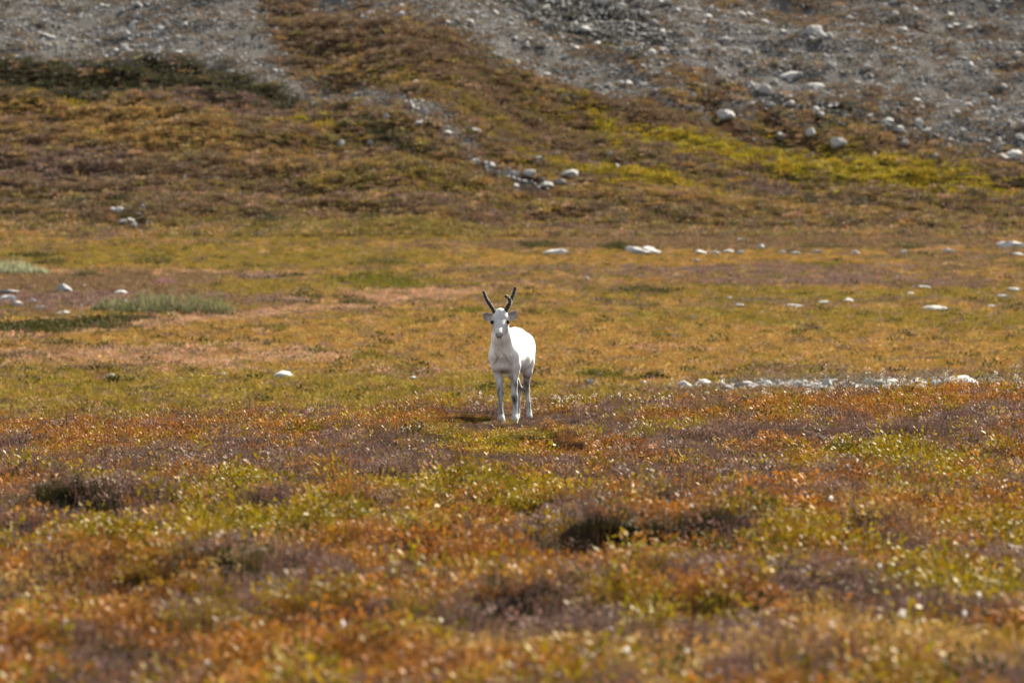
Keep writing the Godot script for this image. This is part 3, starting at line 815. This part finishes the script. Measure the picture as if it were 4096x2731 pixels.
# ---------------------------------------------------------------- shrubs, stalks, cotton grass, twigs
func make_shrubs() -> void:
	var looks := [
		["willow_shrub", ["grey-green willow between two others in the thicket by white stones", "tallest grey-green willow in the middle of the thicket", "grey-green willow at the thicket end away from the stones", "smallest grey-green willow close behind the low white stones"], "shrub", Color(0.19, 0.185, 0.095), 0.035],
		["green_shrub", ["low dark green shrub on the moor"], "shrub", Color(0.055, 0.052, 0.010), 0.04],
		["pale_shrub", ["large pale silvery willow shrub on the moor", "small low silvery willow beside the larger silvery one"], "shrub", Color(0.32, 0.33, 0.21), 0.03],
		["pink_heather", ["low patch of pink flowering heather"], "heather", Color(0.28, 0.12, 0.17), 0.03],
		["heather_mat", ["widest mauve-grey heather mat, beyond the willow thicket", "short mauve heather mat right behind the willow thicket", "mauve heather mat lying beyond the pink heather"], "heather", Color(0.17, 0.11, 0.11), 0.03],
	]
	var groups := ["grey-green willows by the white stones", "dark green shrubs on the moor", "silvery willows", "pink heather", "mauve heather mats on the moor"]
	var done := [0, 0, 0, 0, 0]
	for i in SHRUBS.size():
		var s: Array = SHRUBS[i]
		var k: Array = looks[s[4]]
		var said: String = k[1][mini(done[s[4]], k[1].size() - 1)]
		done[s[4]] += 1
		if s[4] == 1:
			said = "broad low dark green shrub on the moor" if s[2] > 1.8 else ("dark green shrub of middling width on the moor" if s[2] > 1.1 else "small round dark green shrub on the moor")
		var r := RandomNumberGenerator.new()
		r.seed = 500 + i
		var o := thing(k[0], said, k[2], spot(s[0], s[1]), groups[s[4]])
		var st := SurfaceTool.new()
		st.begin(Mesh.PRIMITIVE_TRIANGLES)
		var stems := SurfaceTool.new()
		stems.begin(Mesh.PRIMITIVE_TRIANGLES)
		var wide: float = s[2] * 0.5
		var tall: float = s[3] * 1.25 + 0.08
		var n := int(500 + 900 * wide)
		for j in n:
			var a := r.randf() * TAU
			var q := sqrt(r.randf())
			var lump := 0.75 + 0.55 * n_b.get_noise_2d(cos(a) * q * wide * 3.0 + i * 9.0, sin(a) * q * 3.0)
			var top := tall * (1.0 - 0.6 * q * q) * lump * r.randf_range(0.85, 1.15)
			var p := Vector3(cos(a) * q * wide, top * (1.0 - 0.85 * pow(r.randf(), 1.5)), sin(a) * q * minf(wide, 0.9))
			p.y += height(s[0] + p.x, s[1] - p.z) - o.position.y
			var b := r.randf() * TAU
			if s[4] == 0 or s[4] == 2:
				st.set_color(k[3])
				add_blade(st, p - Vector3.UP * 0.06, Vector3(cos(b), 0, sin(b)) * r.randf_range(0.1, 0.8), r.randf_range(0.1, 0.24), 0.028, k[3] * tone(r, 0.5), 0.2)
			else:
				add_leaf(st, p, Vector3(cos(b), r.randf_range(-0.1, 1.0), sin(b)).normalized(), Vector3(r.randfn() * 0.5, 1, r.randfn() * 0.5).normalized(), k[4] * 1.6, k[4], k[3] * tone(r, 0.4))
		for j in int(10 + 20 * wide):
			var a := r.randf() * TAU
			var q := sqrt(r.randf()) * 0.9
			var p := Vector3(cos(a) * q * wide, -0.03, sin(a) * q * minf(wide, 0.9))
			p.y += height(s[0] + p.x, s[1] - p.z) - o.position.y
			add_blade(stems, p, Vector3(r.randfn(), 0, r.randfn()) * 0.3, tall * 0.7 * (1.0 - 0.5 * q * q), 0.012, Color(0.09, 0.06, 0.04), 0.0)
		st.generate_normals()
		stems.generate_normals()
		commit("foliage", st, mats.grass, o)
		commit("stems", stems, mats.grass, o)


func make_stalks() -> void:
	var straw := std(Color(0.30, 0.20, 0.11), 0.7)
	var husk := std(Color(0.62, 0.48, 0.34), 0.6)
	husk.backlight_enabled = true
	husk.backlight = Color(0.8, 0.8, 0.8)
	for i in STALKS.size():
		var s: Array = STALKS[i]
		var r := RandomNumberGenerator.new()
		r.seed = 900 + i
		var o := thing("seed_stalk", "thin straw grass stalk with a loose pale seed head rising over the heath crest", "grass stalk", spot(s[0], s[1]), "seed stalks along the heath crest")
		var tall := maxf(0.16, s[2] - o.position.y + 0.03)
		var lean := Vector3(r.randfn(0.0, 0.05), 0, r.randfn(0.0, 0.05))
		var pts := []
		for j in 7:
			var t := j / 6.0
			pts.append(Vector3(lean.x * t * t, t, lean.z * t * t) * tall)
		commit("stem", tube(pts, 0.0018, 0.0009, 4), straw, o)
		var st := SurfaceTool.new()
		st.begin(Mesh.PRIMITIVE_TRIANGLES)
		for j in 26:
			var t := r.randf()
			var y := tall * (0.74 + 0.27 * t)
			var q := 0.045 * (1.15 - t) * r.randf()
			var a := r.randf() * TAU
			var p := Vector3(lean.x * pow(y / tall, 2.0) * tall + cos(a) * q, y, lean.z * tall + sin(a) * q)
			add_leaf(st, p, Vector3(cos(a) * 0.6, r.randf_range(-0.6, 0.8), sin(a) * 0.6).normalized(), Vector3(r.randfn(), r.randfn(), r.randfn()).normalized(), 0.011, 0.006, Color.WHITE)
			add_leaf(st, Vector3(0, y - 0.01, 0) + lean * tall, (p - Vector3(0, y - 0.01, 0) - lean * tall).normalized(), Vector3(0.3, 0.9, 0.1), p.distance_to(Vector3(0, y - 0.01, 0) + lean * tall), 0.0012, Color.WHITE)
		st.generate_normals()
		commit("seed_head", st, husk, o)


func make_cotton() -> void:
	var white := std(Color(0.82, 0.80, 0.78), 0.9)
	white.backlight_enabled = true
	white.backlight = Color(0.8, 0.8, 0.8)
	var stem := std(Color(0.2, 0.15, 0.05), 0.7)
	for i in COTTON.size():
		var s: Array = COTTON[i]
		var r := RandomNumberGenerator.new()
		r.seed = 1300 + i
		var o := thing("cotton_grass", "white fluffy cotton grass tuft standing out of the orange heath carpet", "cotton grass", spot(s[0], s[1]), "cotton grass tufts in the heath")
		var tall := r.randf_range(0.10, 0.135)
		var lean := Vector3(r.randfn(0.0, 0.02), 0, r.randfn(0.0, 0.02))
		commit("stem", tube([Vector3.ZERO, Vector3(0, tall * 0.5, 0) + lean * 0.3, Vector3(0, tall, 0) + lean], 0.0016, 0.0012, 5), stem, o)
		var st := SurfaceTool.new()
		st.begin(Mesh.PRIMITIVE_TRIANGLES)
		for j in 90:
			var n := Vector3(r.randfn(), r.randfn() * 1.3 - 0.5, r.randfn()).normalized()
			var at := Vector3(0, tall, 0) + lean
			add_leaf(st, at + n * s[2] * 0.1, Vector3(n.x, n.y * 1.35 - 0.1, n.z), Vector3(r.randfn(), r.randfn(), r.randfn()).normalized(), s[2] * r.randf_range(0.3, 0.62), 0.004, Color.WHITE)
		st.generate_normals()
		commit("tuft", st, white, o)


func make_twigs() -> void:
	var bleached := std(Color(0.25, 0.21, 0.17), 0.9)
	for t in [[0.57, 43.2, 0.24, 0.1, "bleached dead twig lying on the mauve heath in front of the reindeer"]]:
		var o := thing("dead_twig", t[4], "twig", spot(t[0], t[1]) + Vector3.UP * 0.09)
		var a: Vector3 = Vector3(-cos(t[3]), -sin(t[3]) * 0.5, 0.1) * t[2] * 0.5
		commit("stick", tube([a, Vector3(0, 0.012, 0), -a], 0.006, 0.004, 6), bleached, o)
		commit("side_shoot", tube([-a * 0.5 + Vector3(0, 0.004, 0), -a * 0.9 + Vector3(0, -0.05, 0.02)], 0.004, 0.002, 5), bleached, o)


func tube(pts: Array, r0: float, r1: float, sides: int, st: SurfaceTool = null, round_end := false) -> SurfaceTool:
	if st == null:
		st = SurfaceTool.new()
		st.begin(Mesh.PRIMITIVE_TRIANGLES)
	var rings := []
	var n := pts.size()
	for i in n:
		var dir: Vector3 = (pts[mini(i + 1, n - 1)] - pts[maxi(i - 1, 0)]).normalized()
		var u := dir.cross(Vector3.FORWARD if absf(dir.z) < 0.9 else Vector3.RIGHT).normalized()
		var v := dir.cross(u)
		var rr := lerpf(r0, r1, float(i) / (n - 1))
		var ring := PackedVector3Array()
		for k in sides:
			var a := TAU * k / sides
			ring.append(pts[i] + (u * cos(a) + v * sin(a)) * rr)
		rings.append(ring)
		if round_end and i == n - 1:
			for q in [0.5, 0.85, 0.98]:
				ring = PackedVector3Array()
				for k in sides:
					var a := TAU * k / sides
					ring.append(pts[i] + dir * rr * q + (u * cos(a) + v * sin(a)) * rr * sqrt(1.0 - q * q))
				rings.append(ring)
	for i in rings.size() - 1:
		for k in sides:
			var l := (k + 1) % sides
			for v in [rings[i][k], rings[i][l], rings[i + 1][k], rings[i][l], rings[i + 1][l], rings[i + 1][k]]:
				st.add_vertex(v)
	for end in [0, rings.size() - 1]:
		for k in range(1, sides - 1):
			for v in [rings[end][0], rings[end][k], rings[end][k + 1]]:
				st.add_vertex(v)
	st.index()
	st.generate_normals()
	return st


# ---------------------------------------------------------------- reindeer
func field_mesh(bones: Array, lo: Vector3, hi: Vector3, cell: float, blend: float, paint: Callable, st_v: Array) -> void:
	var nx := int((hi.x - lo.x) / cell) + 2
	var ny := int((hi.y - lo.y) / cell) + 2
	var nz := int((hi.z - lo.z) / cell) + 2
	var f := PackedFloat32Array()
	f.resize(nx * ny * nz)
	f.fill(1.0)
	for b in bones:
		var a := Vector3(b[0], b[1], b[2])
		var e := Vector3(b[4], b[5], b[6])
		var ra: float = b[3]
		var rb: float = b[7]
		var ab := e - a
		var len2 := maxf(ab.length_squared(), 1e-8)
		var pad := maxf(ra, rb) + blend + 2.0 * cell
		var k := minf(blend, 0.7 * minf(ra, rb))
		var p0 := ((a.min(e) - Vector3.ONE * pad - lo) / cell).floor().max(Vector3.ZERO)
		var p1 := ((a.max(e) + Vector3.ONE * pad - lo) / cell).ceil().min(Vector3(nx - 1, ny - 1, nz - 1))
		for z in range(int(p0.z), int(p1.z) + 1):
			for y in range(int(p0.y), int(p1.y) + 1):
				var at := (z * ny + y) * nx
				for x in range(int(p0.x), int(p1.x) + 1):
					var p := lo + Vector3(x, y, z) * cell
					var t := clampf((p - a).dot(ab) / len2, 0.0, 1.0)
					var s := (p - a - ab * t).length() - lerpf(ra, rb, t)
					var o := f[at + x]
					var h := maxf(k - absf(s - o), 0.0) / k
					f[at + x] = minf(s, o) - h * h * k * 0.25
	var verts := PackedVector3Array()
	var norms := PackedVector3Array()
	var cols := PackedColorArray()
	var index := {}
	var steps := [0, 1, nx, nx + 1, nx * ny, nx * ny + 1, nx * ny + nx, nx * ny + nx + 1]
	for z in nz - 1:
		for y in ny - 1:
			for x in nx - 1:
				var at := (z * ny + y) * nx + x
				var s0 := f[at] < 0.0
				var mixed := false
				for q in 7:
					if (f[at + steps[q + 1]] < 0.0) != s0:
						mixed = true
						break
				if not mixed:
					continue
				var sum := Vector3.ZERO
				var n := 0
				for q in 8:
					for axis in 3:
						var bit := 1 << axis
						if q & bit:
							continue
						var u := f[at + steps[q]]
						var v := f[at + steps[q | bit]]
						if (u < 0.0) == (v < 0.0):
							continue
						var t := u / (u - v)
						var p := Vector3(q & 1, (q >> 1) & 1, (q >> 2) & 1)
						p[axis] += t
						sum += p
						n += 1
				var pos := lo + (Vector3(x, y, z) + sum / n) * cell
				index[at] = verts.size()
				verts.append(pos)
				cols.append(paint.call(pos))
				norms.append(Vector3.ZERO)
	var tris := PackedInt32Array()
	var dirs := [1, nx, nx * ny]
	for at in index:
		for axis in 3:
			var p: int = dirs[(axis + 1) % 3]
			var q: int = dirs[(axis + 2) % 3]
			var u := f[at]
			var v := f[at + dirs[axis]]
			if (u < 0.0) == (v < 0.0):
				continue
			if not (index.has(at - p) and index.has(at - q) and index.has(at - p - q)):
				continue
			var a: int = index[at]
			var b: int = index[at - p]
			var c: int = index[at - p - q]
			var e: int = index[at - q]
			if u < 0.0:
				tris.append_array([a, b, c, a, c, e])
			else:
				tris.append_array([a, c, b, a, e, c])
	for i in range(0, tris.size(), 3):
		var n := (verts[tris[i + 2]] - verts[tris[i]]).cross(verts[tris[i + 1]] - verts[tris[i]])
		for j in 3:
			norms[tris[i + j]] += n
	var first: int = st_v[0].size()
	st_v[0].append_array(verts)
	for n in norms:
		st_v[1].append(n.normalized())
	st_v[2].append_array(cols)
	for i in tris:
		st_v[3].append(i + first)


func near(p: Vector3, at: Vector3, size: Vector3) -> float:
	return exp(-((p - at) / size).length_squared())


func streak(p: Vector3, a: Vector3, b: Vector3, wide: float) -> float:
	var q := Vector3(p.x, p.y, 0)
	var t := clampf((q - a).dot(b - a) / (b - a).length_squared(), 0.0, 1.0)
	return exp(-(q - a.lerp(b, t)).length_squared() / (wide * wide))


func fur(p: Vector3) -> Color:
	# white winter coat: grey mottled legs, dusky eye rims and brow patch; darker lines and patch on the brisket
	var g := 0.75 + 0.07 * n_b.get_noise_3d(p.x * 7.0, p.y * 4.0, p.z * 7.0)
	var leg := smoothstep(0.60, 0.36, p.y)
	var mottle := n_c.get_noise_3d(p.x * 14.0, p.y * 7.0, p.z * 14.0)
	g = lerpf(g, (0.24 if p.z > -0.5 else 0.30) + 0.22 * mottle, leg)  # hind legs painted lighter to offset the shade they stand in
	if p.y < 0.10:
		g = lerpf(g, 0.34, smoothstep(0.10, 0.05, p.y))
	g += 0.13 * n_a.get_noise_3d(p.x * 38.0, p.y * 7.0, p.z * 22.0)
	var warm := 0.0
	if p.z > 0.0 and p.y < 0.75 and p.y > 0.45:
		warm = 0.62 * maxf(streak(p, Vector3(-0.122, 0.695, 0), Vector3(-0.098, 0.66, 0), 0.011), streak(p, Vector3(-0.098, 0.66, 0), Vector3(-0.128, 0.60, 0), 0.013))
		warm = maxf(warm, 0.62 * streak(p, Vector3(-0.035, 0.69, 0), Vector3(-0.005, 0.64, 0), 0.012))
		warm = maxf(warm, 0.62 * streak(p, Vector3(-0.005, 0.64, 0), Vector3(0.045, 0.575, 0), 0.013))
		warm = maxf(warm, 0.6 * near(p, Vector3(-0.04, 0.53, 0.08), Vector3(0.04, 0.04, 0.1)))
		warm = maxf(warm, 0.25 * near(p, Vector3(-0.04, 0.58, 0.1), Vector3(0.09, 0.07, 0.15)))
	var c := Color(g, g * 0.995, g * 0.98).lerp(Color(0.22, 0.18, 0.16), warm)
	if p.y > 0.78 and p.z > 0.18:
		var dark := 0.4 * near(p, Vector3(-0.068, 1.05, 0.33), Vector3(0.03, 0.03, 0.1))
		for e in EYES:
			dark = maxf(dark, 0.9 * near(p, e + Vector3(0.009 if e.x < -0.07 else -0.009, -0.014, 0.01), Vector3(0.028, 0.042, 0.05)))
		c = c.lerp(Color(0.14, 0.13, 0.13), dark)
		c = c.lerp(Color(0.30, 0.30, 0.30), 0.72 * smoothstep(0.25, 0.33, p.z))
		# muzzle
		c = c.lerp(Color(0.24, 0.235, 0.235), 0.85 * near(p, Vector3(-0.082, 0.892, 0.485), Vector3(0.05, 0.04, 0.045)))
		for s in [-1.0, 1.0]:
			c = c.lerp(Color(0.03, 0.03, 0.03), 0.9 * near(p, Vector3(-0.082 + s * 0.030, 0.893, 0.475), Vector3(0.010, 0.014, 0.03)))
		c = c.lerp(Color(0.05, 0.05, 0.05), 0.85 * near(p, Vector3(-0.082, 0.868, 0.46), Vector3(0.04, 0.009, 0.06)))
		c = c.lerp(Color(0.8, 0.8, 0.8), near(p, Vector3(-0.080, 0.846, 0.44), Vector3(0.035, 0.012, 0.05)))
	return c


func make_reindeer() -> void:
	var deer := thing("reindeer", "white reindeer calf with dark velvet antlers standing on the heath crest facing forward", "reindeer", spot(DEER_AT[0], DEER_AT[1]) + Vector3.UP * 0.005)
	var coat := std(Color.WHITE, 0.8, true)
	coat.rim_enabled = true
	coat.rim = 0.6
	var data := [PackedVector3Array(), PackedVector3Array(), PackedColorArray(), PackedInt32Array()]
	var bones := []
	for t in [DEER_TORSO, DEER_NECK, DEER_FRONT, DEER_HIND]:
		bones.append_array(t)
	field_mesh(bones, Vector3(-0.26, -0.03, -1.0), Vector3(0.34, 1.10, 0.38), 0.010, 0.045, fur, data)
	field_mesh(DEER_HEAD, Vector3(-0.20, 0.80, 0.08), Vector3(0.05, 1.20, 0.52), 0.005, 0.03, fur, data)
	var arr := []
	arr.resize(Mesh.ARRAY_MAX)
	arr[Mesh.ARRAY_VERTEX] = data[0]
	arr[Mesh.ARRAY_NORMAL] = data[1]
	arr[Mesh.ARRAY_COLOR] = data[2]
	arr[Mesh.ARRAY_INDEX] = data[3]
	var body := ArrayMesh.new()
	body.add_surface_from_arrays(Mesh.PRIMITIVE_TRIANGLES, arr)
	var body_node := put("body", body, coat, deer)
	body_node.set_meta("label", "white coat with grey legs")
	# coat hairs
	var hair := std(Color(0.98, 0.975, 0.96), 0.6, true)
	hair.backlight_enabled = true
	hair.backlight = Color(0.8, 0.8, 0.8)
	var hs := SurfaceTool.new()
	hs.begin(Mesh.PRIMITIVE_TRIANGLES)
	var r := RandomNumberGenerator.new()
	r.seed = 77
	for i in 26000:
		var v: int = r.randi() % data[0].size()
		var p: Vector3 = data[0][v]
		var n: Vector3 = data[1][v]
		if p.y < 0.04 or (p.z > 0.28 and p.y > 0.8) or r.randf() > (0.4 if p.y < 0.4 else 1.0):
			continue
		var along := (n * 0.6 + Vector3(0, -0.8, -0.25) + Vector3(r.randfn(), r.randfn(), r.randfn()) * 0.12).normalized()
		var side := along.cross(n).normalized() * 0.0012
		var q := p + along * r.randf_range(0.014, 0.034) * (0.6 if p.y < 0.4 else (1.6 if p.z > 0.08 and p.y > 0.5 else 1.0))
		var c: Color = data[2][v]
		hs.set_color(c * r.randf_range(0.6, 1.1))
		hs.set_normal(n)
		for w in [p - side - n * 0.003, p + side - n * 0.003, q]:
			hs.add_vertex(w)
	var hair_node := commit("coat_hair", hs, hair, body_node)
	hair_node.set_meta("kind", "stuff")
	# antlers
	var velvet := std(Color(0.022, 0.018, 0.016), 0.85)
	velvet.rim_enabled = true
	velvet.rim = 0.1
	var fuzz := std(Color(0.75, 0.70, 0.64), 0.6)
	fuzz.backlight_enabled = true
	fuzz.backlight = Color(0.8, 0.8, 0.8)
	for pair in [[ANTLER_A], [ANTLER_B, ANTLER_TINE]]:
		var st := tube(pair[0], 0.022, 0.0155, 10, null, true)
		var antler := commit("antler", st, velvet, deer)
		antler.set_meta("label", "dark velvet antler spike" if pair.size() == 1 else "dark velvet antler with a short brow tine")
		if pair.size() == 2:
			commit("tine", tube(pair[1], 0.018, 0.0155, 10, null, true), velvet, antler)
		var fs := SurfaceTool.new()
		fs.begin(Mesh.PRIMITIVE_TRIANGLES)
		for pts in pair:
			for i in 110:
				var t: float = r.randf() * (pts.size() - 1.001)
				var j := int(t)
				var c: Vector3 = pts[j].lerp(pts[j + 1], t - j)
				var axis: Vector3 = (pts[j + 1] - pts[j]).normalized()
				var u := Vector3(r.randfn(), r.randfn(), r.randfn())
				u = (u - axis * u.dot(axis)).normalized()
				var k: float = lerpf(1.0, 0.45, t / pts.size())
				var rad := lerpf(0.020, 0.0145, t / pts.size())
				var root := c + u * rad
				var tip := root + (u + axis * r.randf_range(0.0, 0.5)) * r.randf_range(0.008, 0.022) * k
				var side := axis * 0.0009
				for w in [root - side, root + side, tip]:
					fs.add_vertex(w)
		fs.generate_normals()
		commit("velvet_hair", fs, fuzz, antler).set_meta("kind", "stuff")
	# ears: a cupped leaf with a greyer lining
	var inner := std(Color(0.52, 0.48, 0.47), 0.95)
	for i in 2:
		var root: Vector3 = EARS[i * 2]
		var tip: Vector3 = EARS[i * 2 + 1]
		var along := tip - root
		var face := Vector3(0.25 if i == 1 else -0.25, 0.1, 1.0)
		var side := along.cross(face).normalized()
		var front := side.cross(along).normalized()
		var shell := SurfaceTool.new()
		var lining := SurfaceTool.new()
		for pass_ in [[shell, 0.0, 1.0], [lining, 0.006, 0.66]]:
			var st: SurfaceTool = pass_[0]
			st.begin(Mesh.PRIMITIVE_TRIANGLES)
			var grid := []
			for a in 11:
				var t := a / 10.0
				var w: float = 0.041 * pow(sin(PI * pow(t * 0.94 + 0.06, 0.72)), 0.7) * pass_[2] + 0.004
				var row := PackedVector3Array()
				for b in 9:
					var s := b / 4.0 - 1.0
					var cup := 0.052 * (1.0 - s * s) * sin(PI * minf(1.0, t * 0.9 + 0.1))
					var tt := 0.5 + (t - 0.5) * (1.0 if pass_[2] == 1.0 else 0.86)
					row.append(root + along * tt + side * s * w - front * (cup - pass_[1]) + side * 0.012 * sin(t * 3.0) * (1.0 if i == 1 else -1.0))
				grid.append(row)
			for a in 10:
				for b in 8:
					for v in [grid[a][b], grid[a][b + 1], grid[a + 1][b], grid[a][b + 1], grid[a + 1][b + 1], grid[a + 1][b]]:
						st.set_color(Color(0.80, 0.79, 0.78))
						st.add_vertex(v)
			if pass_[2] == 1.0:   # back of the ear, a centimetre behind
				for a in 10:
					for b in 8:
						for v in [grid[a][b], grid[a + 1][b], grid[a][b + 1], grid[a][b + 1], grid[a + 1][b], grid[a + 1][b + 1]]:
							st.set_color(Color(0.80, 0.79, 0.78))
							st.add_vertex(v - front * 0.009)
			st.index()
			st.generate_normals()
		var ear := commit("ear", shell, coat, deer)
		commit("inner_ear", lining, inner, ear)
	# eyes and hooves
	var eye_m := std(Color(0.006, 0.005, 0.005), 0.25)
	eye_m.metallic_specular = 0.25
	for e in EYES:
		var s := SphereMesh.new()
		s.radius = 0.019
		s.height = 0.038
		s.radial_segments = 16
		s.rings = 8
		put("eye", s, eye_m, deer).position = e
	var horn := std(Color(0.05, 0.045, 0.04), 0.5)
	for h in HOOVES:
		var hoof := Node3D.new()
		hoof.name = "hoof"
		deer.add_child(hoof, true)
		hoof.position = Vector3(h.x, 0.0, h.z)
		for s in [-1, 1]:
			var st := tube([Vector3(s * 0.015, -0.006, 0.016), Vector3(s * 0.015, 0.012, 0.010), Vector3(s * 0.014, 0.03, 0.0)], 0.020, 0.013, 8)
			commit("toe", st, horn, hoof)
